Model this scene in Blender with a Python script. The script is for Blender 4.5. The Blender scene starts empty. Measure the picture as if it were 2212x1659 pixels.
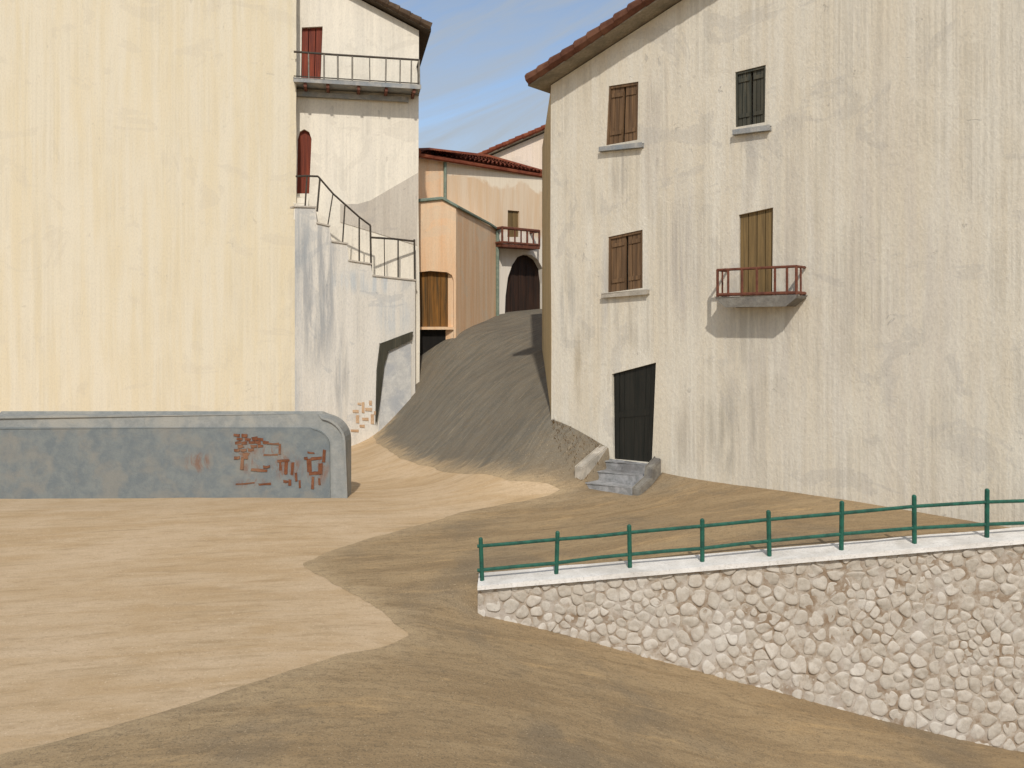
import bpy, bmesh, math, random
import numpy as np
from mathutils import Vector, noise
from mathutils.geometry import tessellate_polygon
random.seed(7)
R = math.radians
C = bpy.context.scene.collection
SC = bpy.context.scene

# ------------------------------------------------------------------ camera, sky, sun, exposure
F, CX, HY, H = 1764.0, 1106.0, 700.0, 3.75      # focal length and centre in photo units, eye height
cam = bpy.data.cameras.new('camera'); camo = bpy.data.objects.new('camera', cam); C.objects.link(camo)
camo.location = (0, 0, H); camo.rotation_euler = (R(90), 0, 0)
cam.sensor_width = 36; cam.lens = 36 * F / 2212; cam.shift_y = -(829.5 - HY) / 2212
cam.clip_start = .1; cam.clip_end = 2000
SC.camera = camo
SUN = Vector((.03, -.72, .68)).normalized()
w = bpy.data.worlds.new('World'); SC.world = w; w.use_nodes = True
nt = w.node_tree; nt.nodes.clear()
out = nt.nodes.new('ShaderNodeOutputWorld'); bg = nt.nodes.new('ShaderNodeBackground')
sky = nt.nodes.new('ShaderNodeTexSky'); sky.sky_type = 'NISHITA'; sky.sun_disc = False
sky.sun_elevation = math.asin(SUN.z); sky.sun_rotation = math.atan2(SUN.x, SUN.y)
sky.air_density = 1.0; sky.dust_density = 1.2; sky.ozone_density = 1.6
tc = nt.nodes.new('ShaderNodeTexCoord'); mp = nt.nodes.new('ShaderNodeMapping')
mp.vector_type = 'TEXTURE'; mp.inputs['Rotation'].default_value = (0, R(-24), 0); mp.inputs['Scale'].default_value = (.42, 1.0, .065)
nz = nt.nodes.new('ShaderNodeTexNoise'); nz.inputs['Scale'].default_value = 1.5; nz.inputs['Detail'].default_value = 6
nz.inputs['Roughness'].default_value = .62; nz.inputs['Distortion'].default_value = .5
rp = nt.nodes.new('ShaderNodeValToRGB')
rp.color_ramp.elements[0].position = .36; rp.color_ramp.elements[0].color = (.16, .16, .16, 1)
rp.color_ramp.elements[1].position = .72; rp.color_ramp.elements[1].color = (.95, .95, .95, 1)
mx = nt.nodes.new('ShaderNodeMixRGB'); mx.inputs[2].default_value = (2.7, 2.9, 3.05, 1)
L = nt.links
L.new(tc.outputs['Generated'], mp.inputs['Vector']); L.new(mp.outputs[0], nz.inputs['Vector'])
L.new(nz.outputs['Fac'], rp.inputs[0]); L.new(rp.outputs[0], mx.inputs[0]); L.new(sky.outputs[0], mx.inputs[1])
L.new(mx.outputs[0], bg.inputs['Color']); bg.inputs['Strength'].default_value = .15
L.new(bg.outputs[0], out.inputs['Surface'])
sl = bpy.data.lights.new('sun', 'SUN'); sl.energy = 2.7; sl.angle = R(1); sl.color = (1, .955, .89)
so = bpy.data.objects.new('sun', sl); C.objects.link(so); so.location = (-5, -20, 25)
so.rotation_euler = SUN.to_track_quat('Z', 'Y').to_euler()
SC.view_settings.view_transform = 'Standard'; SC.view_settings.look = 'None'
SC.view_settings.exposure = 0.12; SC.view_settings.gamma = 1

# ------------------------------------------------------------------ materials
def hexc(r, g, b):
    return tuple(((c / 255) / 12.92 if c / 255 <= .04045 else ((c / 255 + .055) / 1.055) ** 2.4) for c in (r, g, b))
class NT:
    def __init__(s, name):
        s.m = bpy.data.materials.new(name); s.m.use_nodes = True
        s.t = s.m.node_tree; s.b = s.t.nodes['Principled BSDF']
        s.tc = s.t.nodes.new('ShaderNodeTexCoord')
    def link(s, a, b): s.t.links.new(a, b)
    def noise(s, scale=(1, 1, 1), sc=1, det=5, rough=.6, dist=0, off=(0, 0, 0), rot=(0, 0, 0), coord='Object'):
        m = s.t.nodes.new('ShaderNodeMapping'); m.inputs['Scale'].default_value = scale
        if any(rot): m.vector_type = 'TEXTURE'; m.inputs['Scale'].default_value = tuple(1 / q for q in scale)
        m.inputs['Location'].default_value = off; m.inputs['Rotation'].default_value = rot
        n = s.t.nodes.new('ShaderNodeTexNoise'); n.inputs['Scale'].default_value = sc
        n.inputs['Detail'].default_value = det; n.inputs['Roughness'].default_value = rough
        n.inputs['Distortion'].default_value = dist
        s.link(s.tc.outputs[coord], m.inputs[0]); s.link(m.outputs[0], n.inputs['Vector'])
        return n.outputs['Fac']
    def ramp(s, v, a, b, lo=0., hi=1.):
        n = s.t.nodes.new('ShaderNodeMapRange'); n.clamp = True; n.interpolation_type = 'SMOOTHSTEP'
        n.inputs['From Min'].default_value = a; n.inputs['From Max'].default_value = b
        n.inputs['To Min'].default_value = lo; n.inputs['To Max'].default_value = hi
        s.link(v, n.inputs['Value']); return n.outputs[0]
    def math(s, op, a, b):
        n = s.t.nodes.new('ShaderNodeMath'); n.operation = op
        for i, v in enumerate((a, b)):
            if isinstance(v, (int, float)): n.inputs[i].default_value = v
            else: s.link(v, n.inputs[i])
        return n.outputs[0]
    def mix(s, f, a, b, mode='MIX'):
        n = s.t.nodes.new('ShaderNodeMixRGB'); n.blend_type = mode
        for i, v in enumerate((f, a, b)):
            if isinstance(v, (int, float)): n.inputs[i].default_value = v
            elif isinstance(v, tuple): n.inputs[i].default_value = (*v, 1)
            else: s.link(v, n.inputs[i])
        return n.outputs[0]
    def blob(s, c, r):
        """1 at c falling to 0 at the ellipsoid r"""
        a = s.t.nodes.new('ShaderNodeVectorMath'); a.operation = 'SUBTRACT'; a.inputs[1].default_value = c
        b = s.t.nodes.new('ShaderNodeVectorMath'); b.operation = 'DIVIDE'; b.inputs[1].default_value = r
        l = s.t.nodes.new('ShaderNodeVectorMath'); l.operation = 'LENGTH'
        s.link(s.tc.outputs['Object'], a.inputs[0]); s.link(a.outputs[0], b.inputs[0]); s.link(b.outputs[0], l.inputs[0])
        return s.ramp(l.outputs['Value'], .35, 1., 1., 0.)
    def fin(s, col, rough=.9, bump=None, strength=.3, dist=.02, spec=.25):
        if isinstance(col, tuple): s.b.inputs['Base Color'].default_value = (*col, 1)
        else: s.link(col, s.b.inputs['Base Color'])
        if isinstance(rough, float): s.b.inputs['Roughness'].default_value = rough
        else: s.link(rough, s.b.inputs['Roughness'])
        s.b.inputs['Specular IOR Level'].default_value = spec
        if bump is not None:
            n = s.t.nodes.new('ShaderNodeBump'); n.inputs['Strength'].default_value = strength
            n.inputs['Distance'].default_value = dist
            s.link(bump, n.inputs['Height']); s.link(n.outputs[0], s.b.inputs['Normal'])
        return s.m

def plaster(name, a, b, c, streak=.5, ribs=.35, seed=0, stains=(), bumpk=.5):  # stains also carries the painted shade of the stair wall
    """limewashed wall brushed up and down: base a, second coat b, grey runs c"""
    n = NT(name); o = (seed * 3.7, seed * 1.3, seed * 2.1)
    v = n.noise((3.2, 3.2, .22), 1, 6, .65, .3, o)
    col = n.mix(n.ramp(v, .36, .66), a, b)
    big = n.noise((.35, .35, .3), 1, 4, .6, .6, o)
    st = n.noise((2.1, 2.1, .10), 1, 5, .6, .2, tuple(q + 9 for q in o))
    mask = n.math('MULTIPLY', n.ramp(st, .54, .74), n.ramp(big, .38, .62))
    col = n.mix(n.math('MULTIPLY', mask, streak), col, c)
    for (ce, ra, sc_, k) in stains:  # also lays in the shade strip of the stair wall
        sm = n.math('MULTIPLY', n.blob(ce, ra), n.ramp(n.noise((4.5, 4.5, .35), 1, 5, .65, .4, ce), .38, .62))
        col = n.mix(n.math('MULTIPLY', sm, k), col, sc_)
    rib = n.noise((13, 13, .18), 1, 3, .55, 0, o)
    grain = n.noise((1, 1, .5), 26, 5, .7)
    gap_ = n.ramp(n.noise((.8, .8, .45), 1, 5, .65, .8, tuple(q + 21 for q in o)), .36, .66)
    pt_ = n.ramp(n.noise((.55, .55, .75), 1, 7, .62, 1.2, tuple(q + 33 for q in o)), .575, .60)
    col = n.mix(n.math('MULTIPLY', pt_, .28), col, tuple(q * .92 for q in c))
    flake = n.ramp(n.noise((2.2, 2.2, 1.6), 1, 8, .7, 1.5, tuple(q + 44 for q in o)), .66, .675)
    col = n.mix(n.math('MULTIPLY', flake, .45), col, tuple(q * .8 for q in c))
    col = n.mix(n.math('MULTIPLY', n.ramp(rib, .35, .65, ribs * 1.25, 0.), gap_), col, tuple(q * .62 for q in b))
    col = n.mix(n.ramp(grain, .40, .72, 0., .22), col, tuple(q * .55 for q in c))
    col = n.mix(n.ramp(n.noise((1, 1, 1), 60, 2), .66, .74, 0., .35), col, tuple(min(1, q * 1.12) for q in a))
    h = n.math('SUBTRACT', n.math('ADD', n.math('MULTIPLY', n.math('MULTIPLY', rib, gap_), .9), n.math('MULTIPLY', grain, .8)), n.math('MULTIPLY', flake, .5))
    return n.fin(col, .92, h, bumpk, .025, .2)

def wood(name, a, b, seed=0, rough=.7):
    n = NT(name)
    v = n.noise((16, 16, .7), 1, 6, .65, .5, (seed, seed * 2, 0))
    col = n.mix(n.ramp(v, .34, .66), a, b)
    col = n.mix(n.ramp(n.noise((2.2, 2.2, .5), 1, 4, .6, .3, (seed * 5, 0, 1)), .42, .68, 0, .6), col, tuple(q * .45 for q in a))
    return n.fin(col, rough, v, .35, .01, .3)
def metal(name, a, b, rough=.5):
    n = NT(name); v = n.noise((1, 1, 1), 9, 6, .7)
    col = n.mix(n.ramp(v, .38, .66), a, b)
    return n.fin(col, n.ramp(v, .3, .7, rough, min(1, rough + .3)), n.noise((1, 1, 1), 40, 3), .15, .004, .4)
def stone(name, a, b, c, sc=6):
    n = NT(name); v = n.noise((1, 1, 1), sc, 7, .7, .3)
    col = n.mix(n.ramp(v, .34, .64), a, b)
    col = n.mix(n.ramp(n.noise((1, 1, 1), 1.7, 4, .6, .4, (3, 1, 2)), .44, .66, 0, .75), col, c)
    col = n.mix(n.ramp(n.noise((1, 1, 1), 34, 4, .7), .52, .70, 0, .4), col, tuple(q * .5 for q in c))
    g = n.noise((1, 1, 1), 30, 6, .75)
    return n.fin(col, .93, n.math('ADD', v, n.math('MULTIPLY', g, .6)), .5, .025, .2)

CREAM = plaster('cream limewash', (.68, .61, .47), (.66, .57, .40), (.60, .53, .41), .4, .14, 1, bumpk=.4)
# stains and painted shade are given in the house's own coordinates (set below)
ORANGE = plaster('orange limewash', (.78, .56, .36), (.74, .46, .26), (.70, .60, .45), .8, .10, 3)
BEIGE = plaster('beige render', (.62, .48, .31), (.56, .38, .20), (.42, .36, .27), .5, .2, 4)
PALE = plaster('pale pink render', (.80, .66, .54), (.76, .62, .48), (.55, .48, .40), .4, .15, 5)
PATCH = plaster('grey beige render', (.58, .52, .43), (.50, .44, .36), (.38, .35, .32), .5, .25, 6)
OCHRE = plaster('ochre side render', (.58, .45, .26), (.48, .34, .16), (.32, .27, .18), .7, .3, 8)
TILE = stone('terracotta tile', (.20, .055, .028), (.13, .032, .016), (.26, .085, .04), 7)
TILE_ROOF = stone('brown red tile', (.135, .055, .032), (.09, .037, .022), (.18, .085, .05), 7)
TILE_BROWN = stone('weathered brown tile', (.10, .065, .04), (.06, .04, .026), (.15, .10, .06), 7)
SOFFIT = wood('grey soffit board', (.30, .26, .20), (.22, .19, .14), 3, .9)
BROWN = wood('brown shutter wood', (.20, .115, .055), (.10, .058, .03), 1)
GREENGREY = wood('dark green grey shutter wood', (.085, .075, .05), (.04, .042, .032), 2)
OLIVE = wood('ochre brown door wood', (.24, .155, .06), (.13, .085, .035), 4)
BLACKDOOR = wood('black door wood', (.012, .013, .010), (.022, .02, .015), 5, .5)
DARK = wood('dark opening shade', (.012, .010, .008), (.008, .007, .006), 6, .9)  # near-black fill for the shade inside the opening and shutter gaps
GOLD = wood('golden brown door wood', (.26, .115, .022), (.07, .042, .015), 7)
RED = wood('red door paint', (.26, .05, .018), (.11, .02, .01), 8)
RUST = metal('rusty brown iron', (.16, .052, .025), (.09, .03, .018), .6)
IRON = metal('dark bronze iron', (.035, .028, .020), (.08, .062, .042), .6)
PEWTER = metal('weathered grey iron', (.17, .15, .12), (.28, .255, .21), .7)
GREEN = metal('green paint', (.014, .105, .066), (.010, .060, .040), .45)
VERDI = metal('grey green paint', (.22, .26, .20), (.14, .19, .15), .7)
SLAB = stone('grey concrete', (.40, .38, .34), (.27, .27, .26), (.22, .25, .27), 5)
STEP = stone('step stone', (.40, .39, .38), (.24, .24, .23), (.16, .15, .14), 5)
CHEEK = stone('pale step cheek', (.56, .50, .41), (.42, .37, .30), (.30, .27, .22), 5)
DARKCHEEK = stone('grey step cheek', (.26, .24, .20), (.19, .17, .14), (.12, .11, .10), 5)
STONE = stone('rubble stone', (.56, .515, .45), (.47, .42, .355), (.58, .545, .49), 9)
nt_ = STONE.node_tree; g_ = nt_.nodes.new('ShaderNodeNewGeometry'); m_ = nt_.nodes.new('ShaderNodeMixRGB'); m_.blend_type = 'MULTIPLY'; m_.inputs[0].default_value = 1
r_ = nt_.nodes.new('ShaderNodeValToRGB'); r_.color_ramp.elements[0].color = (.86, .83, .78, 1); r_.color_ramp.elements[1].color = (1.05, 1.03, 1.0, 1)
b_ = nt_.nodes['Principled BSDF']; src = b_.inputs['Base Color'].links[0].from_socket
nt_.links.new(g_.outputs['Random Per Island'], r_.inputs[0]); nt_.links.new(src, m_.inputs[1]); nt_.links.new(r_.outputs[0], m_.inputs[2]); nt_.links.new(m_.outputs[0], b_.inputs['Base Color'])
MORTAR = stone('mortar', (.52, .46, .38), (.25, .175, .11), (.50, .45, .39), 4)
CAPW = stone('whitewashed cap', (.80, .76, .70), (.70, .66, .60), (.56, .52, .46), 5)
GREYB = stone('blue grey render', (.20, .215, .205), (.155, .175, .18), (.25, .235, .20), 3.5)
GREYL = stone('light grey render', (.42, .40, .345), (.33, .315, .27), (.26, .26, .24), 4)
BRICK = stone('exposed brick', (.20, .075, .035), (.14, .052, .026), (.26, .15, .09), 9)
GREYC = stone('blue grey coping', (.30, .305, .285), (.235, .245, .235), (.36, .345, .30), 4)
FADED = stone('faded brick', (.56, .36, .21), (.62, .44, .28), (.44, .27, .15), 9)
STRAW = wood('dry grass', (.20, .12, .045), (.11, .065, .028), 9, .9)

# ------------------------------------------------------------------ helpers
def thing(name, label, cat, loc=(0, 0, 0), group=None):
    o = bpy.data.objects.new(name, None); o['kind'] = 'thing'; C.objects.link(o); o.location = loc; o.empty_display_size = .3
    o['label'] = label; o['category'] = cat
    if group: o['group'] = group
    return o
def wloc(o):
    v = Vector((0, 0, 0))
    while o: v = v + o.location; o = o.parent
    return v
class MB:
    def __init__(s): s.v = []; s.f = []
    def add(s, vs, fs):
        k = len(s.v); s.v += [Vector(p) for p in vs]; s.f += [tuple(i + k for i in f) for f in fs]
    def hexa(s, p):        # 4 bottom, 4 top
        s.add(p, [(3, 2, 1, 0), (4, 5, 6, 7), (0, 1, 5, 4), (1, 2, 6, 5), (2, 3, 7, 6), (3, 0, 4, 7)])
    def bar(s, a, b, r, n=6, r2=None):
        a, b = Vector(a), Vector(b); d = (b - a).normalized()
        x = d.orthogonal().normalized()
        if abs(d.z) < .9: x = Vector((0, 0, 1)).cross(d).normalized()
        y = d.cross(x); r2 = r if r2 is None else r2; vs = []
        for i in range(n):
            t = 2 * math.pi * (i + .5) / n; vs.append(a + (x * math.cos(t) + y * math.sin(t)) * r)
        for i in range(n):
            t = 2 * math.pi * (i + .5) / n; vs.append(b + (x * math.cos(t) + y * math.sin(t)) * r2)
        s.add(vs, [tuple(range(n - 1, -1, -1)), tuple(range(n, 2 * n))] + [(i, (i + 1) % n, n + (i + 1) % n, n + i) for i in range(n)])
    def path(s, pts, r, n=6):
        for a, b in zip(pts, pts[1:]): s.bar(a, b, r, n)
    def build(s, name, mat, parent=None, bevel=0, smooth=False, rough=0):
        base = wloc(parent) if parent else Vector((0, 0, 0))
        me = bpy.data.meshes.new(name)
        if rough:
            s.v = [p + noise.noise_vector(p * 1.7) * rough for p in s.v]
        me.from_pydata([tuple(p - base) for p in s.v], [], s.f)
        bm = bmesh.new(); bm.from_mesh(me)
        if bevel:
            bmesh.ops.bevel(bm, geom=[e for e in bm.edges if e.is_manifold and e.calc_face_angle(0) > .5], offset=bevel, segments=2, affect='EDGES')
        bmesh.ops.recalc_face_normals(bm, faces=bm.faces); bm.to_mesh(me); bm.free()
        if smooth:
            for p in me.polygons: p.use_smooth = True
        o = bpy.data.objects.new(name, me); C.objects.link(o); me.materials.append(mat)
        if parent: o.parent = parent
        return o
def tag(o, label, cat, group=None):
    o['label'] = label; o['category'] = cat
    if group: o['group'] = group
def P(px, py, d): return Vector(((px - CX) / F * d, d, (HY - py) / F * d + H))

class Frame:
    """a vertical wall plane through two photo columns at two depths; w counts outwards from it"""
    def __init__(s, px0, d0, px1, d1):
        a, b = P(px0, HY, d0), P(px1, HY, d1)
        s.O = Vector((a.x, a.y, 0)); s.U = Vector((b.x - a.x, b.y - a.y, 0)); s.len = s.U.length; s.U.normalize()
        s.N = Vector((s.U.y, -s.U.x, 0))
    def pt(s, u, z, w=0): return s.O + s.U * u + s.N * w + Vector((0, 0, z))
    def uv(s, px, py, w=0):
        sx = (px - CX) / F; o = s.O + s.N * w
        u = (sx * o.y - o.x) / (s.U.x - sx * s.U.y); d = o.y + s.U.y * u
        return (u, (HY - py) / F * d + H)
    def uvs(s, l, w=0): return [s.uv(px, py, w) for px, py in l]
    def prism(s, mb, poly, w0, w1):
        """polygon (u,z) swept from w0 to w1"""
        n = len(poly); vs = [s.pt(u, z, w0) for u, z in poly] + [s.pt(u, z, w1) for u, z in poly]
        tri = tessellate_polygon([[Vector((u, z, 0)) for u, z in poly]])
        mb.add(vs, [tuple(t) for t in tri] + [tuple(i + n for i in reversed(t)) for t in tri] + [(i, (i + 1) % n, n + (i + 1) % n, n + i) for i in range(n)])
    def box(s, mb, u0, u1, z0, z1, w0, w1):
        s.prism(mb, [(u0, z0), (u1, z0), (u1, z1), (u0, z1)], w0, w1)
    def wall(s, mb, outer, holes, depth, reveal=.22, w0=0):
        polys = [outer] + holes; flat = [q for p in polys for q in p]
        tri = tessellate_polygon([[Vector((u, z, 0)) for u, z in p] for p in polys])
        mb.add([s.pt(u, z, w0) for u, z in flat], [tuple(t) for t in tri])
        n = len(outer)
        mb.add([s.pt(u, z, w0) for u, z in outer] + [s.pt(u, z, w0 - depth) for u, z in outer],
               [(i, (i + 1) % n, n + (i + 1) % n, n + i) for i in range(n)])
        t2 = tessellate_polygon([[Vector((u, z, 0)) for u, z in outer]])
        mb.add([s.pt(u, z, w0 - depth) for u, z in outer], [tuple(t) for t in t2])
        for h in holes:
            n = len(h)
            mb.add([s.pt(u, z, w0) for u, z in h] + [s.pt(u, z, w0 - reveal) for u, z in h],
                   [(i, (i + 1) % n, n + (i + 1) % n, n + i) for i in range(n)])
    def planks(s, mb, quad, n, w0, w1, gap=.012, f0=0., f1=1.):
        """boards filling a bl, br, tr, tl opening between fractions f0..f1"""
        bl, br, tr, tl = [Vector(q) for q in quad]
        for i in range(n):
            a = f0 + (f1 - f0) * i / n; b = f0 + (f1 - f0) * (i + 1) / n
            g = gap / max((br - bl).length, .1) / 2; a += g; b -= g
            j = random.uniform(-.004, .004)
            s.prism(mb, [tuple(bl.lerp(br, a)), tuple(bl.lerp(br, b)), tuple(tl.lerp(tr, b)), tuple(tl.lerp(tr, a))], w0 + j, w1 + j)

def weld(mb, name, mat, parent, sub=None, rough=.012):
    """a facade: vertices merged so that outside and reveals share edges, then left flat"""
    o = mb.build(name, mat, parent)
    bm = bmesh.new(); bm.from_mesh(o.data); bmesh.ops.remove_doubles(bm, verts=bm.verts, dist=.0005)
    bmesh.ops.recalc_face_normals(bm, faces=bm.faces); bm.to_mesh(o.data); bm.free()
    return o

def tiles(mb, e0, e1, r0, r1, cols, rows, rad, up=Vector((0, 0, 1))):
    """barrel tiles on the slope from eave e0-e1 to ridge r0-r1, every tile a tapered half pipe"""
    e0, e1, r0, r1 = map(Vector, (e0, e1, r0, r1)); k = 5
    for c in range(cols):
        for kind in (0, 1):
            f = (c + .5 * (kind + 1)) / (cols + .5)
            a, b = e0.lerp(e1, f), r0.lerp(r1, f); side = (e1 - e0).normalized()
            ax = (b - a).normalized(); nrm = side.cross(ax).normalized()
            if nrm.z < 0: nrm = -nrm
            for q in range(rows):
                p0 = a.lerp(b, q / rows); p1 = a.lerp(b, min(1.0, (q + 1.12) / rows)); vs = []
                jit = random.uniform(-.012, .012)
                for p, rr, lift in ((p0, rad * (1 + random.uniform(-.05, .08)), rad * .28), (p1, rad * .84, 0)):
                    for i in range(k + 1):
                        t = math.pi * i / k; s_ = 1 if kind == 0 else -1
                        vs.append(p + side * (math.cos(t) * rr + jit) + nrm * (s_ * math.sin(t) * rr * .75 + lift + (0 if kind == 0 else rad * .5)))
                mb.add(vs, [(i, i + 1, k + 2 + i, k + 1 + i) for i in range(k)])

# ------------------------------------------------------------------ the lie of the land
class TPS:
    def __init__(s, pts, lam=.02):
        q = np.array([(p.x, p.y) for p in pts]); z = np.array([p.z for p in pts]); n = len(q)
        r = np.linalg.norm(q[:, None] - q[None], axis=2)
        K = s.k(r) + lam * np.eye(n); Q = np.c_[np.ones(n), q]
        M = np.block([[K, Q], [Q.T, np.zeros((3, 3))]])
        s.q = q; s.w = np.linalg.solve(M, np.r_[z, 0, 0, 0])
    @staticmethod
    def k(r): return np.where(r > 1e-9, r * r * np.log(np.maximum(r, 1e-9)), 0)
    def __call__(s, x, y):
        sh = np.shape(x); p = np.c_[np.ravel(x), np.ravel(y)]
        r = np.linalg.norm(p[:, None] - s.q[None], axis=2)
        v = s.k(r) @ s.w[:-3] + s.w[-3] + p @ s.w[-2:]
        return v.reshape(sh)
WALL_Y = 11.45        # front face of the retaining wall
G_back = TPS([P(745, 1075, 17.6), P(505, 1075, 17.6), P(150, 1078, 17.6), P(-300, 1078, 17.6),
    P(750, 978, 24.2), P(640, 985, 23.6), P(400, 988, 23.6), P(0, 988, 23.6), P(820, 943, 25.2), P(890, 852, 26),
    P(900, 785, 27.4), P(985, 722, 28), P(1068, 682, 31.8), P(1090, 676, 32.2), P(1175, 669, 33.4), P(1171, 757, 26), P(1172, 820, 22.5), P(1130, 710, 29.5), P(1185, 897, 19.2), P(1300, 955, 18.25), P(1415, 1017, 17.3), P(1690, 1062, 15.5), P(2212, 1150, 12.9),
    P(1330, 1068, 17.0), P(1390, 1066, 16.7), P(1262, 1040, 17.4), P(1345, 1025, 17.5), P(1230, 1052, 17.4), P(1300, 1090, 16.2), P(1000, 1012, 19.5), P(1000, 832, 24.2), P(1080, 776, 26.2), P(900, 1030, 20),
    P(1030, 1264, 11.7), P(1360, 1240, 11.7), P(1690, 1208, 11.7), P(2212, 1166, 11.7),
    P(1500, 1130, 13.6), P(1200, 1140, 14.8),
    P(650, 1220, 12.8), P(505, 1230, 12.5), P(0, 1230, 12.5), P(885, 1375, 9.8), P(505, 1490, 8.4), P(505, 1645, 7.1),
    Vector((-6, 2, 0)), Vector((0, 2, -.1)), Vector((-20, 5, 0)), Vector((-20, 20, 0)), Vector((-22, 34, 1)),
    Vector((0, 42, 5.2)), Vector((8, 42, 5.5)), Vector((-8, 36, 2.2)), Vector((10, 30, 4)), Vector((18, 20, 1)), Vector((18, 8, .6))], 1.0)
G_front = TPS([P(1030, 1332, 11.4), P(1350, 1411, 11.4), P(1690, 1503, 11.4), P(2212, 1630, 11.4),
    Vector((3.2, 9.4, -1.45)), Vector((1.0, 8.4, -.72)), Vector((-.6, 7.6, -.22)), Vector((-2.5, 9.5, 0)), Vector((-2.4, 7.1, -.03)),
    Vector((-5, 8, 0)), Vector((-8, 10, 0)), Vector((-3, 12, 0)), Vector((-6, 14, 0)), Vector((-6, 2, 0)), Vector((0, 2, -.4)), Vector((5, 2, -1.6)), Vector((9, 7, -2.2)), Vector((-14, 8, 0))], .05)
def sstep(a, b, x):
    t = np.clip((x - a) / (b - a), 0, 1); return t * t * (3 - 2 * t)
def ground(x, y):
    x, y = np.asarray(x, float), np.asarray(y, float)
    xc, yc = np.clip(x, -22, 18), np.clip(y, 2, 42)
    k = np.clip(-.48 - x, 0, 50)
    half = .10 + k * 1.6; c = 11.66 - k * .8
    s = sstep(c - half, c + half, y)
    g = G_front(xc, yc) * (1 - s) + G_back(xc, yc) * s
    a_ = P(1190, HY, 19.2); b_ = P(1690, HY, 15.5); U_ = np.array((b_.x - a_.x, b_.y - a_.y)); U_ /= np.linalg.norm(U_)
    u = (x - a_.x) * U_[0] + (y - a_.y) * U_[1]; w_ = (x - a_.x) * U_[1] - (y - a_.y) * U_[0]      # along and out from the right house
    m = sstep(1.64, 1.74, u) * (1 - sstep(2.9, 3.0, u)) * sstep(-.3, -.1, w_) * (1 - sstep(1.0, 2.2, w_))
    g = g * (1 - m) + np.minimum(g, .24) * m
    return np.where(y > 34, np.maximum(g, 0) * 1.0, g)
def gz(x, y): return float(ground(np.array([x]), np.array([y]))[0])
def on_ground(px, py):
    lo = None
    for d in np.arange(4, 45, .05):
        p = P(px, py, d)
        if p.z <= gz(p.x, p.y): return p
    return P(px, py, 40)

def axis(segs):
    v = []
    for a, b, st in segs: v += list(np.arange(a, b - 1e-6, st))
    return np.array(v + [segs[-1][1]])
gx = axis([(-160, -40, 12), (-40, -16, 2), (-16, -10, .6), (-10, 1, .2), (1, 3.6, .08), (3.6, 10, .2), (10, 18, .6), (18, 40, 2), (40, 160, 12)])
gy = axis([(-60, -8, 4), (-8, 4, .8), (4, 11.4, .2), (11.4, 11.9, .05), (11.9, 15.7, .2), (15.7, 18.7, .08), (18.7, 38, .2), (38, 60, 2), (60, 300, 12)])
XX, YY = np.meshgrid(gx, gy); ZZ = np.concatenate([ground(XX[i:i + 12], YY[i:i + 12]) for i in range(0, len(gy), 12)])
def wob(x, y, a): return noise.noise(Vector((x * .9, y * .9, 3))) * a + noise.noise(Vector((x * 4, y * 4, 7))) * a * .4
for i in range(len(gy)):
    for j in range(len(gx)):
        x, y = gx[j], gy[i]
        if abs(x) < 16 and 2 < y < 38: ZZ[i, j] += wob(x, y, .012)

n = NT('sandy earth')
br = n.noise((.55, 2.6, 1), 1, 6, .65, .5, (0, 0, 0), (0, 0, R(9)))
col = n.mix(n.ramp(br, .36, .64), (.47, .33, .185), (.54, .40, .25))
col = n.mix(n.ramp(n.noise((.8, 5.5, 1), 1, 6, .65, .4, (4, 2, 0), (0, 0, R(12))), .50, .72, 0, .65), col, (.34, .24, .13))
col = n.mix(n.ramp(n.noise((1, 1, 1), .5, 4, .6, .4, (7, 2, 0)), .45, .66, 0, .5), col, (.58, .44, .29))
col = n.mix(n.ramp(n.noise((1.4, 4, 1), 3.2, 8, .75, .3, (5, 1, 2), (0, 0, R(12))), .48, .68, 0, .5), col, (.36, .25, .14))
col = n.mix(n.ramp(n.noise((1, 1, 1), 15, 6, .8), .54, .70, 0, .5), col, (.34, .235, .13))
col = n.mix(n.ramp(n.noise((1, 1, 1), 38, 4, .7), .54, .7, 0, .45), col, (.26, .175, .09))
col = n.mix(n.ramp(n.noise((1, 1, 1), 30, 3, .6, 0, (3, 3, 3)), .62, .70, 0, .6), col, (.68, .54, .37))
SAND = n.fin(col, .95, n.math('ADD', n.noise((1, 1, 1), 22, 7, .75), n.math('MULTIPLY', br, .8)), .45, .03, .15)
n = NT('worn road surface')
br = n.noise((.42, 2.4, 1), 1, 6, .66, .6, (2, 5, 0), (0, 0, R(10)))
ln = n.noise((7, .7, .7), 1, 8, .7, .5, (2, 8, 0), (0, 0, R(-36)))
sep = n.t.nodes.new('ShaderNodeSeparateXYZ'); n.link(n.tc.outputs['Object'], sep.inputs[0])
warm = n.mix(n.ramp(br, .36, .64), (.300, .208, .110), (.385, .275, .150))
warm = n.mix(n.ramp(n.noise((.6, 4.2, 1), 1, 6, .65, .4, (9, 2, 0), (0, 0, R(14))), .54, .72, 0, .7), warm, (.52, .35, .17))
grey = n.mix(n.ramp(ln, .38, .62), (.128, .116, .092), (.180, .158, .120))
grey = n.mix(n.ramp(n.noise((12, .7, .7), 1, 8, .68, .4, (9, 2, 0), (0, 0, R(-33))), .54, .70, 0, .75), grey, (.29, .235, .16))
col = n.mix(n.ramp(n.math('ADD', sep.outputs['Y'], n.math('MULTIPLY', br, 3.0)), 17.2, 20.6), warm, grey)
col = n.mix(n.ramp(n.noise((1, 1, 1), .55, 5, .6, .5, (1, 2, 0)), .48, .66, 0, .5), col, (.17, .14, .10))
gr = n.noise((1, 1, 1), 45, 4, .75)
va = n.t.nodes.new('ShaderNodeAttribute'); va.attribute_name = 'verge'
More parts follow.
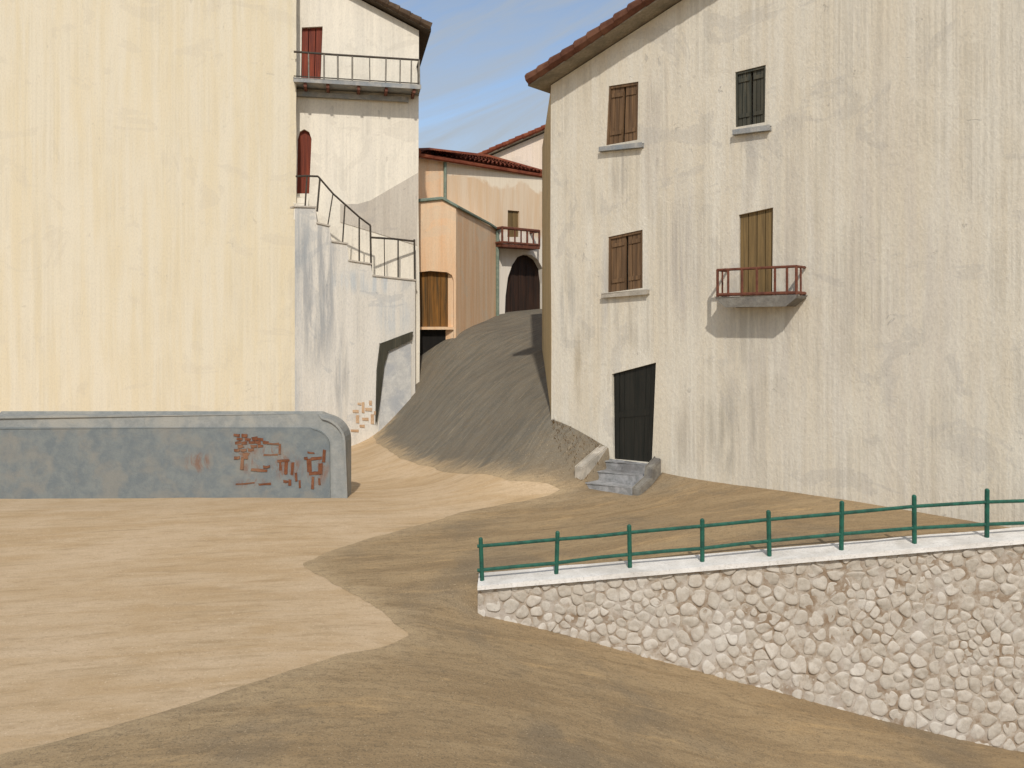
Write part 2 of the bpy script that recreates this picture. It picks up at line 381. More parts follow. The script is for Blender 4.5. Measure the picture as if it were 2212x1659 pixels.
vv = n.math('ADD', va.outputs['Fac'], n.math('MULTIPLY', n.ramp(n.noise((.7, 3, 1), 1, 6, .7, .5, (3, 3, 0), (0, 0, R(10))), .3, .7, -1, 1), .20))
col = n.mix(n.ramp(vv, -.05, .50, .85, 0), col, (.45, .33, .19))
col = n.mix(n.ramp(n.noise((1.5, 4, 1), 3.2, 8, .75, .3, (5, 1, 2), (0, 0, R(12))), .46, .66, 0, .5), col, (.185, .132, .074))
col = n.mix(n.ramp(n.noise((1, 1, 1), 15, 6, .8), .54, .68, 0, .55), col, (.13, .10, .065))
col = n.mix(n.ramp(gr, .50, .66, 0, .5), col, (.09, .072, .05))
col = n.mix(n.ramp(n.noise((1, 1, 1), 38, 3), .62, .70, 0, .65), col, (.48, .37, .23))
ROAD = n.fin(col, .93, n.math('ADD', n.noise((1, 1, 1), 24, 7, .78), n.math('MULTIPLY', br, .5)), .5, .03, .2)

nx = len(gx); mb = MB()
mb.v = [Vector((XX[i, j], YY[i, j], ZZ[i, j])) for i in range(len(gy)) for j in range(nx)]
mb.f = [(i * nx + j, i * nx + j + 1, (i + 1) * nx + j + 1, (i + 1) * nx + j) for i in range(len(gy) - 1) for j in range(nx - 1)]
go = mb.build('ground', SAND, smooth=True); go['kind'] = 'structure'

# the road: the part of that sheet outside the sandy verge, clipped along a ragged edge
edge_px = [(806, 945), (826, 966), (860, 990), (920, 1008), (1000, 1024), (1100, 1040), (1185, 1050), (1215, 1060), (1190, 1070), (1130, 1083),
           (1000, 1106), (900, 1138), (800, 1164), (720, 1190), (648, 1220), (676, 1238), (740, 1272), (800, 1303), (850, 1345), (888, 1374),
           (850, 1392), (760, 1412), (640, 1446), (505, 1492), (300, 1556), (0, 1640), (-300, 1730)]
edge = [on_ground(*q) for q in edge_px]
poly = [(-3.6, 26.4)] + [(p.x, p.y) for p in edge] + [(-14, -20), (60, -20), (60, 60), (-5, 60), (-5, 29)]
PA = np.array(poly); PB = np.roll(PA, -1, axis=0)
def sdf(x, y):
    p = np.array((x, y)); ab = PB - PA; t = np.clip(((p - PA) * ab).sum(1) / (ab * ab).sum(1), 0, 1)
    d = np.min(np.linalg.norm(PA + ab * t[:, None] - p, axis=1))
    c = ((PA[:, 1] > y) != (PB[:, 1] > y)) & (x < (PB[:, 0] - PA[:, 0]) * (y - PA[:, 1]) / (PB[:, 1] - PA[:, 1] + 1e-12) + PA[:, 0])
    return d if c.sum() % 2 else -d
mb = MB(); sv = {}
def sval(i, j):
    if (i, j) not in sv:
        x, y = gx[j], gy[i]
        sv[i, j] = sdf(x, y) + noise.noise(Vector((x * 2.2, y * 2.2, 0))) * .07 + noise.noise(Vector((x * 7, y * 7, 5))) * .04
    return sv[i, j]
idx = {}
def gv(i, j):
    if (i, j) not in idx: idx[i, j] = len(mb.v); mb.v.append(Vector((gx[j], gy[i], ZZ[i, j] + .012)))
    return idx[i, j]
def cut(a, b):
    key = (min(a, b), max(a, b))
    if key not in idx:
        sa, sb = sval(*key[0]), sval(*key[1]); t = sa / (sa - sb)
        A = Vector((gx[key[0][1]], gy[key[0][0]], ZZ[key[0]])); B = Vector((gx[key[1][1]], gy[key[1][0]], ZZ[key[1]]))
        idx[key] = len(mb.v); mb.v.append(A.lerp(B, t) + Vector((0, 0, .004)))
    return idx[key]
for i in range(len(gy) - 1):
    if gy[i + 1] < -18 or gy[i] > 50: continue
    for j in range(nx - 1):
        if gx[j] < -15 or gx[j + 1] > 36: continue
        q = [(i, j), (i, j + 1), (i + 1, j + 1), (i + 1, j)]
        for tri in ((q[0], q[1], q[2]), (q[0], q[2], q[3])):
            f = []
            for a, b in zip(tri, tri[1:] + tri[:1]):
                if sval(*a) > 0: f.append(gv(*a))
                if (sval(*a) > 0) != (sval(*b) > 0): f.append(cut(a, b))
            if len(f) > 2: mb.f.append(tuple(f))
ed_ = [(sdf(p.x, p.y) if -14 < p.x < 6 and 4 < p.y < 30 else 5.) for p in mb.v]
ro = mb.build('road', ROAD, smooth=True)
at_ = ro.data.attributes.new('verge', 'FLOAT', 'POINT'); at_.data.foreach_set('value', ed_)
ro; ro['kind'] = 'structure'

# ------------------------------------------------------------------ cream house on the left
fr = Frame(200, 25.1, 640, 25.1)
t = thing('cream_house', 'tall cream house with a blank windowless wall at the left behind the low grey wall', 'house', fr.pt(fr.len, -.2))
mb = MB(); cr = P(637, HY, 25.58); e_ = fr.O + fr.U * fr.len; l_ = fr.O - fr.U * 14
qd = [l_, e_, Vector((cr.x, cr.y, 0)), Vector((l_.x, 25.6, 0))]
zs_ = [-1 + 16 * i / 60 for i in range(61)]; jj = [[Vector((0, 0, 0))] + [Vector((noise.noise(Vector((z * 1.3, k * 9, 1))) * .022 + noise.noise(Vector((z * 5, k * 9, 4))) * .010, 0, 0)) for k in (0, 0)] + [Vector((0, 0, 0))] for z in zs_]
for za, zb_, ja, jb in zip(zs_, zs_[1:], jj, jj[1:]):
    mb.hexa([p + Vector((0, 0, za)) + d for p, d in zip(qd, ja)] + [p + Vector((0, 0, zb_)) + d for p, d in zip(qd, jb)])
o = weld(mb, 'wall', CREAM, t)
bm = bmesh.new(); bm.from_mesh(o.data); dd_ = {}
for f in bm.faces: dd_.setdefault(tuple(sorted(v.index for v in f.verts)), []).append(f)
bmesh.ops.delete(bm, geom=[f for l in dd_.values() if len(l) > 1 for f in l] + [f for f in bm.faces if abs(f.normal.z) > .9 and -.99 < f.calc_center_median().z + wloc(t).z < 14.99], context='FACES_ONLY'); bm.to_mesh(o.data); bm.free()
mb = MB(); fr.box(mb, -14.3, fr.len - .3, 15.003, 15.22, -.5, .4); mb.build('roof', TILE, t, .03)

# ------------------------------------------------------------------ white house with the balcony
fr = Frame(636, 25.6, 905, 26.4); base = fr.pt(fr.len, 0)
stain_or_shade = lambda px, py, d, ru, rz, c, k: (tuple(P(px, py, d) - Vector((base.x, base.y, 0))), (ru, 3, rz), c, k)
WHITE = plaster('white limewash', (.80, .73, .60), (.72, .66, .55), (.62, .56, .46), .45, .22, 2)
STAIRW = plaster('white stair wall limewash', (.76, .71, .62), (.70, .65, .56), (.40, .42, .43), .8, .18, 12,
    [stain_or_shade(690, 620, 24.3, .8, 3.2, (.30, .31, .32), .75), stain_or_shade(640, 520, 24, .6, 1.6, (.30, .33, .35), .7), stain_or_shade(800, 610, 25.2, 1.6, .5, (.46, .52, .56), .6),  # grey strip at the left is shade painted into the limewash, the rest stains
     stain_or_shade(735, 800, 24.6, .35, 1.6, (.36, .35, .33), .7), stain_or_shade(850, 680, 25.5, .8, .9, (.52, .55, .56), .6)])
t = thing('white_house', 'white house with an upper balcony and two red doors under a brown sloping roof', 'house', base)
up_q = fr.uvs([(650, 190), (692, 190), (697, 57), (652, 59)])
ad = fr.uvs([(641, 418), (668, 418), (673, 300), (668, 285), (657, 279), (648, 284), (643, 300)])
rk = [fr.uv(905, 66), fr.uv(806, 14)]; sl_ = (rk[1][1] - rk[0][1]) / (rk[0][0] - rk[1][0])
ridge_u = -.2; zt = lambda u: rk[0][1] + sl_ * (rk[0][0] - max(u, ridge_u)) - sl_ * max(0, ridge_u - u)
L0 = -.25
mb = MB(); fr.wall(mb, [(L0, -1), (fr.len, -1), (fr.len + .03, 4), (fr.len - .02, 7.5), (fr.len, zt(fr.len)), (ridge_u, zt(ridge_u)), (L0, zt(L0))], [up_q, ad], 7, .25)
weld(mb, 'wall', WHITE, t)
mb = MB(); fr.prism(mb, fr.uvs([(735, 440), (772, 441), (800, 433), (850, 404), (903, 373), (900, 530), (735, 480)]), .004, .02); mb.build('grey_patch', PATCH, t)  # beige grey area on the lower right of the facade, set just proud
d_ = MB(); fr.planks(d_, up_q, 3, -.16, -.10, .02); d_ = d_.build('door', RED, t); d_['label'] = 'dark red balcony door'
mb = MB(); fr.prism(mb, ad, -.16, -.11)
for f in (.33, .66): 
    u0 = ad[0][0] + (ad[1][0] - ad[0][0]) * f; fr.box(mb, u0 - .02, u0 + .02, ad[0][1], ad[2][1], -.11, -.095)
d_ = mb.build('door', RED, t); d_['label'] = 'dark red round topped door at the head of the stairs'
# roof: soffit slab, tiles and verge
def sloped_roof(fr, t, zt, ue, ur, over_u, front, back, mat, sof, vr=.13, side=1, lift=.06):
    """roof whose verge runs along the facade from the eave at ue up to the ridge at ur"""
    s_ = 1 if ur > ue else -1; u0 = ue - s_ * over_u
    z = lambda u: zt(ue) + (zt(ur) - zt(ue)) / (ur - ue) * (u - ue) + lift
    mb = MB(); pl = [(u0, z(u0)), (ur, z(ur)), (ur, z(ur) + .10), (u0, z(u0) + .10)]
    fr.prism(mb, pl, -back, front); r = mb.build('roof', sof, t)
    mb = MB(); off = .17
    n_ = int((back + front) / .24)
    tiles(mb, fr.pt(u0, z(u0) + off, -back), fr.pt(u0, z(u0) + off, front), fr.pt(ur, z(ur) + off, -back), fr.pt(ur, z(ur) + off, front), n_, 22, .12)
    L_ = math.hypot(ur - u0, z(ur) - z(u0)); k = int(L_ / .36)
    for i in range(k):
        a = u0 + (ur - u0) * i / k; b = u0 + (ur - u0) * (i + 1.15) / k; j = random.uniform(-.012, .012)
        mb.bar(fr.pt(a, z(a) + .16 + j, front - .03), fr.pt(b, z(b) + .145 + j, front - .03), vr, 8, vr * .8)
    mb.build('tiles', mat, r, smooth=False)
    return z
sloped_roof(fr, t, zt, fr.len, ridge_u, .36, .30, 7.2, TILE_BROWN, wood('dark eaves timber', (.09, .065, .04), (.05, .036, .024), 13, .9), .13)
# balcony
bal = MB(); W = .78
zt_s = fr.uv(780, 176, W)[1]; u1 = fr.uv(909, 178, W)[0]
fr.box(bal, .02, u1, zt_s - .11, zt_s, .003, W); bal = bal.build('balcony', SLAB, t, .015)
for px in (659, 708, 775, 835, 895):
    u = fr.uv(px, 200, W)[0]; mb = MB(); fr.prism(mb, [(u - .045, zt_s - .24), (u + .045, zt_s - .24), (u + .045, zt_s - .113), (u - .045, zt_s - .113)], .003, W - .06); mb.build('joist', RUST, bal)
mb = MB(); fr.box(mb, .02, u1 - .35, zt_s - .36, zt_s - .243, .003, .16); mb.build('ledge', SLAB, bal, .02)
RH = .80
wr = W - .05
mb = MB(); mb.path([fr.pt(.02, zt_s + RH, wr), fr.pt(1.2, zt_s + RH - .01, wr), fr.pt(u1 - .04, zt_s + RH, wr), fr.pt(u1 - .04, zt_s + RH, .02)], .034)
mb.path([fr.pt(.02, zt_s + .06, wr), fr.pt(u1 - .04, zt_s + .06, wr), fr.pt(u1 - .04, zt_s + .06, .02)], .018); mb.build('rail', IRON, bal)
for px in (667, 700, 730, 761, 799, 833, 864, 888, 906):
    u = fr.uv(px, 150, wr)[0]; mb = MB(); k = .028 if px == 906 else random.uniform(.018, .030)
    mb.bar(fr.pt(u, zt_s, wr), fr.pt(u + random.uniform(-.015, .015), zt_s + RH, wr), k); mb.build('baluster', PEWTER, bal)
for w_ in (.25, .5):
    mb = MB(); mb.bar(fr.pt(u1 - .04, zt_s, w_), fr.pt(u1 - .04, zt_s + RH, w_), .016); mb.build('baluster', IRON, bal)

# ------------------------------------------------------------------ outside stairs
ff = fr; fr = Frame(637, 23.8, 897, 26.0)
t = thing('outside_staircase', 'whitewashed outside stair with stepped edge and iron handrail below the white house', 'staircase', base)
prof = fr.uvs([(897, 607), (806, 597), (801, 572), (754, 564), (749, 528), (717, 523), (711, 490), (685, 483), (681, 449), (637, 448)])
mb = MB(); poly_ = prof + [(prof[-1][0], -1.2), (prof[0][0], -1.2)]; n_ = len(poly_)
back = []
for u, z in poly_:
    p = fr.pt(u, z); s_ = (p - ff.O).dot(ff.U); back.append(ff.pt(s_, z, .004))
tri = tessellate_polygon([[Vector((u, z, 0)) for u, z in poly_]])
mb.add([fr.pt(u, z) for u, z in poly_], [tuple(q) for q in tri])
mb.add([fr.pt(u, z) for u, z in poly_] + back, [(i, (i + 1) % n_, n_ + (i + 1) % n_, n_ + i) for i in range(n_)])
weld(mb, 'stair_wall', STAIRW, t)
# a thin worn nosing along the stepped edge
for a, b in zip(prof, prof[1:]):
    if abs(a[1] - b[1]) < .22: mb = MB(); fr.prism(mb, [(a[0] + .03, a[1] + .004), (b[0] - .03, b[1] + .004), (b[0] - .03, b[1] + .05), (a[0] + .03, a[1] + .05)], -.35, .035); mb.build('nosing', PATCH, t)
for k, (zz, w0, w1) in enumerate(((3.42 + H + .25, .01, .8), (3.42 + H + .5, .01, .42))):
    mb = MB(); ff.box(mb, .03, .42, 3.2 + H + k * .01, zz, w0 + k * .003, w1); mb.build('step', WHITE, t, .02)
q = lambda px, py: fr.pt(*fr.uv(px, py, -.04), -.04)
mb = MB(); mb.path([q(639, 381), q(660, 380), q(687, 381), q(720, 419), q(775, 468), q(800, 487), q(802, 600)], .03)
mb.path([q(803, 513), q(850, 516), q(894, 521)], .032); mb.build('handrail', IRON, t, smooth=False)
for a, b, r in (((663, 382), (659, 448), .024), ((691, 386), (685, 457), .028), ((719, 420), (708, 487), .018), ((745, 444), (740, 526), .022), ((776, 471), (776, 566), .024),
             ((830, 516), (831, 600), .015), ((860, 518), (860, 602), .024), ((895, 517), (896, 612), .03)):
    mb = MB(); mb.bar(q(*a), q(*b), r); mb.build('baluster', IRON, t)
# niche: lit inside as a pale panel, shaded reveal as dark trim; bare bricks beside
mb = MB(); fr.prism(mb, fr.uvs([(828, 760), (886, 734), (887, 880), (816, 960)]), .004, .03); mb.build('lit_niche_panel', stone('pale lit niche', (.62, .60, .55), (.50, .49, .46), (.40, .41, .42), 4), t, .008)
mb = MB(); fr.prism(mb, fr.uvs([(820, 742), (889, 717), (886, 734), (836, 758), (827, 790), (820, 850), (811, 910), (813, 800)]), .006, .10); mb.build('door_frame_or_reveal', GREENGREY, t, .01)  # shutter wood colour stands in for the shaded reveal of the niche
mb = MB()
for (px, py, wd, hg) in ((768, 888, 12, 5), (772, 905, 6, 16), (784, 880, 5, 22), (789, 905, 13, 5), (796, 884, 14, 6), (804, 905, 6, 20), (782, 920, 10, 5), (812, 892, 8, 7), (800, 870, 5, 9), (776, 872, 7, 4), (766, 930, 16, 4)):
    fr.prism(mb, fr.uvs([(px - wd / 2, py + hg / 2), (px + wd / 2, py + hg / 2 + 1), (px + wd / 2, py - hg / 2), (px - wd / 2, py - hg / 2)]), .002, .018)
mb.build('exposed_bricks', FADED, t, .004)

# ------------------------------------------------------------------ low grey wall with a round end
fr = Frame(-90, 17.7, 747, 17.7)
t = thing('low_wall', 'low blue grey rendered wall with rounded corners and bare red bricks showing', 'wall', fr.pt(fr.len / 2, 0))
zt_ = fr.uv(600, 899)[1]; zb = -.35; Lw = fr.len; rr = .62
def rounded(u0, u1, z1, r, zb):
    p = [(u1, zb)] + [(u1 - r + r * math.cos(a), z1 - r * .9 + r * .9 * math.sin(a)) for a in np.linspace(0, math.pi / 2, 9)]
    p += [(u0 + r - r * math.sin(a), z1 - r * .9 + r * .9 * math.cos(a)) for a in np.linspace(0, math.pi / 2, 9)] + [(u0, zb)]
    return p
mb = MB(); fr.prism(mb, rounded(0, Lw, zt_, rr, zb), -.55, 0); o = mb.build('wall', GREYC, t, .05)
mb = MB(); fr.prism(mb, rounded(.3, Lw - .34, zt_ - .26, rr * .7, zb), .002, .03); 
n = NT('blue grey render with rust stains'); b0 = wloc(t)
v = n.noise((1, 1, 1), 3.5, 7, .7, .3); col = n.mix(n.ramp(v, .34, .64), (.205, .22, .21), (.155, .175, .18))
col = n.mix(n.ramp(n.noise((1, 1, 1), 1.7, 4, .6, .4, (3, 1, 2)), .44, .66, 0, .6), col, (.25, .235, .20))
for px, py, a_, c_ in ((528, 965, .42, .40), (540, 1000, .3, .35), (620, 1010, .45, .42), (685, 1012, .42, .45), (585, 975, .35, .2), (545, 1044, .5, .14), (430, 1000, .4, .3)):
    q_ = fr.pt(*fr.uv(px, py, .03), .03) - b0
    k_ = n.math('MULTIPLY', n.blob(tuple(q_), (a_, .3, c_)), n.ramp(n.noise((5, 5, 2.2), 1, 6, .7, .8, (px, 0, 0)), .44, .62, 0, .75))
    col = n.mix(k_, col, (.20, .10, .06))
RPANEL = n.fin(col, .93, n.noise((1, 1, 1), 22, 6, .75), .45, .02, .2)
mb.build('render_panel', RPANEL, t, .015)
mb = MB(); rng = random.Random(3)
def brick(px, py, wd, hg, sk=0):
    a = rng.uniform(-.13, .13); ca, sa = math.cos(a), math.sin(a); j = lambda: rng.uniform(-.9, .9)
    fr.prism(mb, fr.uvs([(px + x * ca - y * sa + j(), py + x * sa + y * ca + j()) for x, y in ((-wd / 2, hg / 2), (0, hg / 2 + .6), (wd / 2, hg / 2), (wd / 2, -hg / 2), (0, -hg / 2 + .4), (-wd / 2, -hg / 2))], .03), .028, .028 + rng.uniform(.008, .022))
for row, y in enumerate(range(940, 992, 8)):
    for k in range(5 - abs(row - 2)):
        if rng.random() < .85: brick(512 + k * 15 + (row % 2) * 7 + rng.uniform(-2, 2), y + rng.uniform(-1, 1), 12, 5.5, rng.uniform(-.6, .6))
for px, py, wd, hg in ((590, 958, 26, 3), (585, 982, 30, 3), (604, 970, 4, 22), (618, 1010, 8, 28), (612, 995, 26, 4), (632, 1012, 5, 26), (560, 1015, 34, 5), (576, 1008, 14, 5), (640, 1030, 5, 18),
                       (668, 1005, 10, 30), (684, 990, 22, 6), (692, 1012, 8, 22), (700, 985, 6, 26), (680, 1022, 24, 6), (676, 1042, 5, 26), (690, 1040, 4, 14), (618, 1040, 10, 5), (648, 1046, 4, 16),
                       (530, 1044, 40, 3), (572, 1046, 26, 3), (524, 1000, 6, 26), (530, 985, 10, 12), (606, 1005, 5, 20), (626, 1042, 6, 12), (661, 990, 8, 5), (672, 978, 14, 4)):
    brick(px, py, wd, hg, rng.uniform(-1, 1))
mb.build('exposed_bricks', BRICK, t, .004)

# ------------------------------------------------------------------ house closing the lane (arch), its roof, and the gable behind
fr = Frame(896, 29.55, 1182, 33.5); zE = P(905, 335, 29.3).z
ub = Vector((fr.pt(fr.len * .7, 0).x, fr.pt(fr.len * .7, 0).y, H))
t = thing('arched_house', 'beige house at the top of the lane with a dark arched doorway and red roof', 'house', ub)
arch = fr.uvs([(1090, 690), (1176, 690), (1176, 612), (1172, 580), (1162, 561), (1148, 551), (1134, 549), (1118, 555), (1106, 573), (1097, 600), (1092, 640)])
win = fr.uvs([(1096, 512), (1122, 512), (1122, 456), (1097, 454)])
mb = MB(); fr.wall(mb, [(-.4, 1), (fr.len + .6, 1), (fr.len + .6, zE + .06), (-.4, zE + .06)], [arch, win], 5, .35)
n = NT('two tone render')
sp = n.t.nodes.new('ShaderNodeSeparateXYZ'); n.link(n.tc.outputs['Object'], sp.inputs[0])
v = n.noise((3.2, 3.2, .25), 1, 6, .65, .3); up_ = n.mix(n.ramp(v, .36, .64), (.72, .58, .42), (.68, .49, .31))
lo_ = n.mix(n.ramp(v, .36, .64), (.82, .76, .66), (.78, .70, .58))
zl = P(1120, 500, 32.8).z - H; ze2 = P(1050, 395, 31.6).z - H
wv = n.math('ADD', sp.outputs['Z'], n.ramp(n.noise((.9, .9, .9), 1, 4), .3, .7, -.25, .25))
col = n.mix(n.ramp(wv, zl - .15, zl + .15), lo_, up_)
col = n.mix(n.ramp(wv, ze2 - .06, ze2 + .12), col, (.80, .69, .53))
col = n.mix(n.ramp(n.noise((13, 13, .2), 1, 3),   .35, .65, .14, 0), col, (.46, .32, .19))
TWO = n.fin(col, .92, n.noise((1, 1, .3), 14, 6, .7), .4, .02, .2)
weld(mb, 'wall', TWO, t)
mb = MB(); bl, br_ = arch[0], arch[1]
fr.prism(mb, arch, -.34, -.28); 
for k in range(5):
    u = bl[0] + (br_[0] - bl[0]) * (k + .5) / 5; fr.box(mb, u - .12, u + .12, bl[1], arch[6][1] - (.15 + .25 * abs(k - 2)), -.28, -.262)
d_ = mb.build('door', wood('dark arch door wood', (.022, .013, .009), (.05, .022, .012), 11), t)
mb = MB(); fr.planks(mb, win, 2, -.14, -.08, .02); wn = mb.build('window', OLIVE, t)
mb = MB(); z0 = fr.uv(1120, 529, .6)[1]; ua, ub_ = fr.uv(1086, 520, .6)[0], fr.uv(1166, 520, .6)[0]
fr.box(mb, ua, ub_, z0 - .1, z0, .003, .6); bal = mb.build('balcony', RUST, t, .01)
mb = MB(); zr = fr.uv(1120, 495, .58)[1]
mb.path([fr.pt(ua, zr, .02), fr.pt(ua, zr, .57), fr.pt(ub_, zr, .57), fr.pt(ub_, zr, .02)], .06)
mb.path([fr.pt(ua, z0 + .06, .02), fr.pt(ua, z0 + .06, .57), fr.pt(ub_, z0 + .06, .57), fr.pt(ub_, z0 + .06, .02)], .05); mb.build('rail', RUST, bal)
for k in range(7):
    u = ua + (ub_ - ua) * k / 6; mb = MB(); mb.bar(fr.pt(u, z0, .57), fr.pt(u, zr, .57), .045 if k in (0, 6, 4) else .032); mb.build('baluster', RUST, bal)
E0, E1 = P(902, 334, 29.2), P(1172, 381, 33.3); E1.z = E0.z = zE
R0, R1 = P(930, 334, 32.4), P(1052, 347, 35.2)
B0, B1 = E0 - fr.N * 6 , E1 - fr.N * 6
mb = MB(); dn = Vector((0, 0, -.12))
mb.add([E0, E1, R1, R0, B0, B1], [(0, 1, 2, 3), (0, 3, 4), (1, 5, 2), (4, 3, 2, 5), (0, 4, 5, 1)])
for i_ in (-6, -5, -4, -3): mb.v[i_] += Vector((0, 0, .08))
rf = mb.build('roof', TILE, t)
mb = MB(); upv = Vector((0, 0, .10))
tiles(mb, E0 + upv, E1 + upv, R0 + upv, R1 + upv, 28, 9, .10); mb.build('tiles', TILE, rf)
mb = MB(); mb.bar(E0 + Vector((0, 0, -.02)), E1 + Vector((0, 0, -.02)), .075, 6); mb.bar(E1 + upv, R1 + upv * 1.5, .13, 7); mb.bar(R0 + upv * 1.5, R1 + upv * 1.5, .13, 7); mb.bar(E0 + upv, R0 + upv * 1.5, .13, 7); mb.build('ridge_tiles', TILE, rf)

fr2 = Frame(1030, 42, 1215, 42)
t = thing('gabled_house', 'pale gabled house far back with a red roof edge rising behind the arched house', 'house', fr2.pt(fr2.len / 2, 6))
ga = fr2.uv(1050, 341); gb = fr2.uv(1195, 279); sg = (gb[1] - ga[1]) / (gb[0] - ga[0]); ur = gb[0] + 1.4
zt2 = lambda u: ga[1] + sg * (u - ga[0]) if u < ur else ga[1] + sg * (2 * ur - u - ga[0])
um = 2 * ur - ga[0] + .5
mb = MB(); fr2.wall(mb, [(ga[0] - .5, 2), (um, 2), (um, zt2(um)), (ur, zt2(ur)), (ga[0] - .5, zt2(ga[0] - .5))], [], 6)
weld(mb, 'wall', PALE, t)
sloped_roof(fr2, t, zt2, ga[0] - .5, ur, .3, .35, 6.2, TILE, SOFFIT, .14)
sloped_roof(fr2, t, zt2, um, ur, .3, .35, 6.2, TILE, SOFFIT, .14)

# ------------------------------------------------------------------ orange house beside the lane
fa = Frame(893, 27.4, 985, 27.9); fb = Frame(985, 27.9, 1072, 31.7)
t = thing('orange_house', 'orange limewashed house with a golden brown door and green trim beside the lane', 'house', fa.pt(fa.len, 2.5))
dq = fa.uvs([(900, 706), (980, 706), (980, 606), (976, 594), (966, 588), (930, 585), (901, 588)]); cq = fa.uvs([(900, 800), (980, 800), (980, 712), (900, 712)])
ta = fa.uvs([(893, 438), (955, 430), (985, 447)])
mb = MB(); fa.wall(mb, [(-1.2, -.5), (fa.len, -.5), (fa.len, ta[2][1]), ta[1], (-1.2, ta[0][1])], [dq, cq], 1.6, .3)
weld(mb, 'wall', ORANGE, t)
mb = MB(); zb2 = fb.uv(1072, 496)[1]
fb.wall(mb, [(0, -.5), (fb.len, -.5), (fb.len, zb2), (0, ta[2][1])], [], 1.5); weld(mb, 'side_wall', ORANGE, t)
mb = MB(); f3 = Frame(880, 29.35, 960, 30.25)
f3.box(mb, 0, f3.len, 4, zE - .05, -.5, 0); mb.build('upper_wall', ORANGE, t)
mb = MB(); fa.planks(mb, fa.uvs([(899, 707), (981, 707), (981, 586), (899, 586)]), 6, -.24, -.18, .015); d_ = mb.build('door', GOLD, t)
mb = MB(); fa.box(mb, cq[0][0] - .05, cq[1][0] + .05, cq[0][1] - .4, cq[2][1] + .03, -.3, -.24); mb.build('cellar_opening_shade', DARK, t)  # black panel put in for the shade inside the opening
mb = MB(); mb.path([fa.pt(-.2, ta[0][1] + .02, .03), fa.pt(ta[1][0], ta[1][1] + .02, .03), fa.pt(fa.len + .02, ta[2][1] + .02, .03)], .06)
mb.path([fa.pt(fa.len + .02, ta[2][1] + .02, .03), fb.pt(fb.len * .8, zb2 + .12, .04), fb.pt(fb.len, zb2 + .02, .04), fb.pt(fb.len + .45, zb2 + .02, .04)], .06); mb.build('gutter', VERDI, t)
mb = MB(); mb.bar(fb.pt(fb.len - .02, zb2, .06), fb.pt(fb.len - .02, 3.6, .06), .07); mb.build('downpipe', VERDI, t)
mb = MB(); mb.bar(f3.pt(f3.len, ta[1][1] - .1, .05), f3.pt(f3.len, zE - .05, .05), .06); mb.build('corner_pipe', VERDI, t)

# ------------------------------------------------------------------ big plastered house on the right
fr = Frame(1190, 19.2, 1690, 15.5); base = fr.pt(2.3, .3)
st_ = lambda px, py, ru, rz, c, k: (tuple(fr.pt(*fr.uv(px, py)) - base), (ru, ru, rz), c, k)
GREYWALL = plaster('weathered greyish limewash', (.70, .645, .535), (.66, .585, .455), (.46, .43, .385), .75, .34, 10,
    [st_(1340, 372, .36, .75, (.40, .36, .30), .7), st_(1350, 690, .36, .75, (.42, .38, .31), .7), st_(1622, 325, .36, .8, (.40, .37, .31), .7), st_(1625, 730, .75, 1.0, (.42, .38, .31), .65), st_(1225, 660, .28, 1.5, (.36, .34, .30), .75), st_(1590, 930, .9, 1.3, (.40, .36, .29), .8), st_(1420, 300, .5, 2.4, (.46, .40, .33), .55), st_(1480, 560, .5, 2.0, (.44, .40, .36), .6),
     st_(1650, 600, 1.1, 6, (.52, .47, .40), .55), st_(1500, 940, .6, 1.0, (.44, .38, .30), .6), st_(1250, 800, .2, 1.2, (.42, .34, .22), .6), st_(1900, 700, 2.2, 6, (.58, .52, .44), .5)], .6)
t = thing('plastered_house', 'large pale plastered house with shuttered windows and a black door on the right', 'house', base)
wq = {'a': fr.uvs([(1309, 314), (1377, 302), (1379, 176), (1315, 186)]), 'b': fr.uvs([(1313, 632), (1388, 622), (1388, 496), (1314, 512)]),
      'c': fr.uvs([(1589, 275), (1652, 264), (1654, 140), (1588, 156)]), 'd': fr.uvs([(1596, 645), (1668, 645), (1670, 448), (1596, 464)]),
      'e': fr.uvs([(1324, 992), (1408, 1000), (1417, 783), (1322, 808)])}
zA = fr.uv(1196, 183)[1]; uR = fr.uv(1465, 0)[0]; slope = (fr.uv(1468, 4)[1] - zA) / fr.uv(1468, 4)[0]
uRid = 9.2; zt = lambda u: zA + slope * u if u <= uRid else zA + slope * (2 * uRid - u)
mb = MB()
holes = [wq[k] for k in 'abcde']
fr.wall(mb, [(0, -.6), (14, -.6), (14, zt(14)), (uRid, zt(uRid)), (0, zA), (-.015, 6), (.02, 3.5)], holes, .5, .16)
weld(mb, 'wall', GREYWALL, t)
# side wall along the lane and closing walls
A = fr.pt(0, 0, -.004); Bk = P(1171, HY, 26.2); Bk.z = 0
fs = Frame(1190.2, 19.205, 1171, 26.2)
mb = MB(); a_, b_ = fr.pt(.0, -.3, -.01), Vector((Bk.x, Bk.y, -.3))
c_ = b_ + Vector((9, 3.5, 0)); d2 = fr.pt(14, -.3, -.5)
for p_, q_, za, zb_ in ((a_, b_, zA - .02, zA + .05), (b_, c_, zA + .05, zA + .05)):
    dr = (q_ - p_).normalized(); nn = Vector((-dr.y, dr.x, 0)) * -.4
    mb.hexa([p_, q_, q_ + nn, p_ + nn] + [Vector((v.x, v.y, z_)) for v, z_ in ((p_, za), (q_, zb_), (q_ + nn, zb_), (p_ + nn, za))])
mb.build('side_wall', OCHRE, t)
sloped_roof(fr, t, zt, 0, uRid, .30, .48, 6.0, TILE_ROOF, SOFFIT, .15, lift=.03)
sloped_roof(fr, t, zt, 14, uRid, .30, .48, 6.0, TILE_ROOF, SOFFIT, .15, lift=.03)

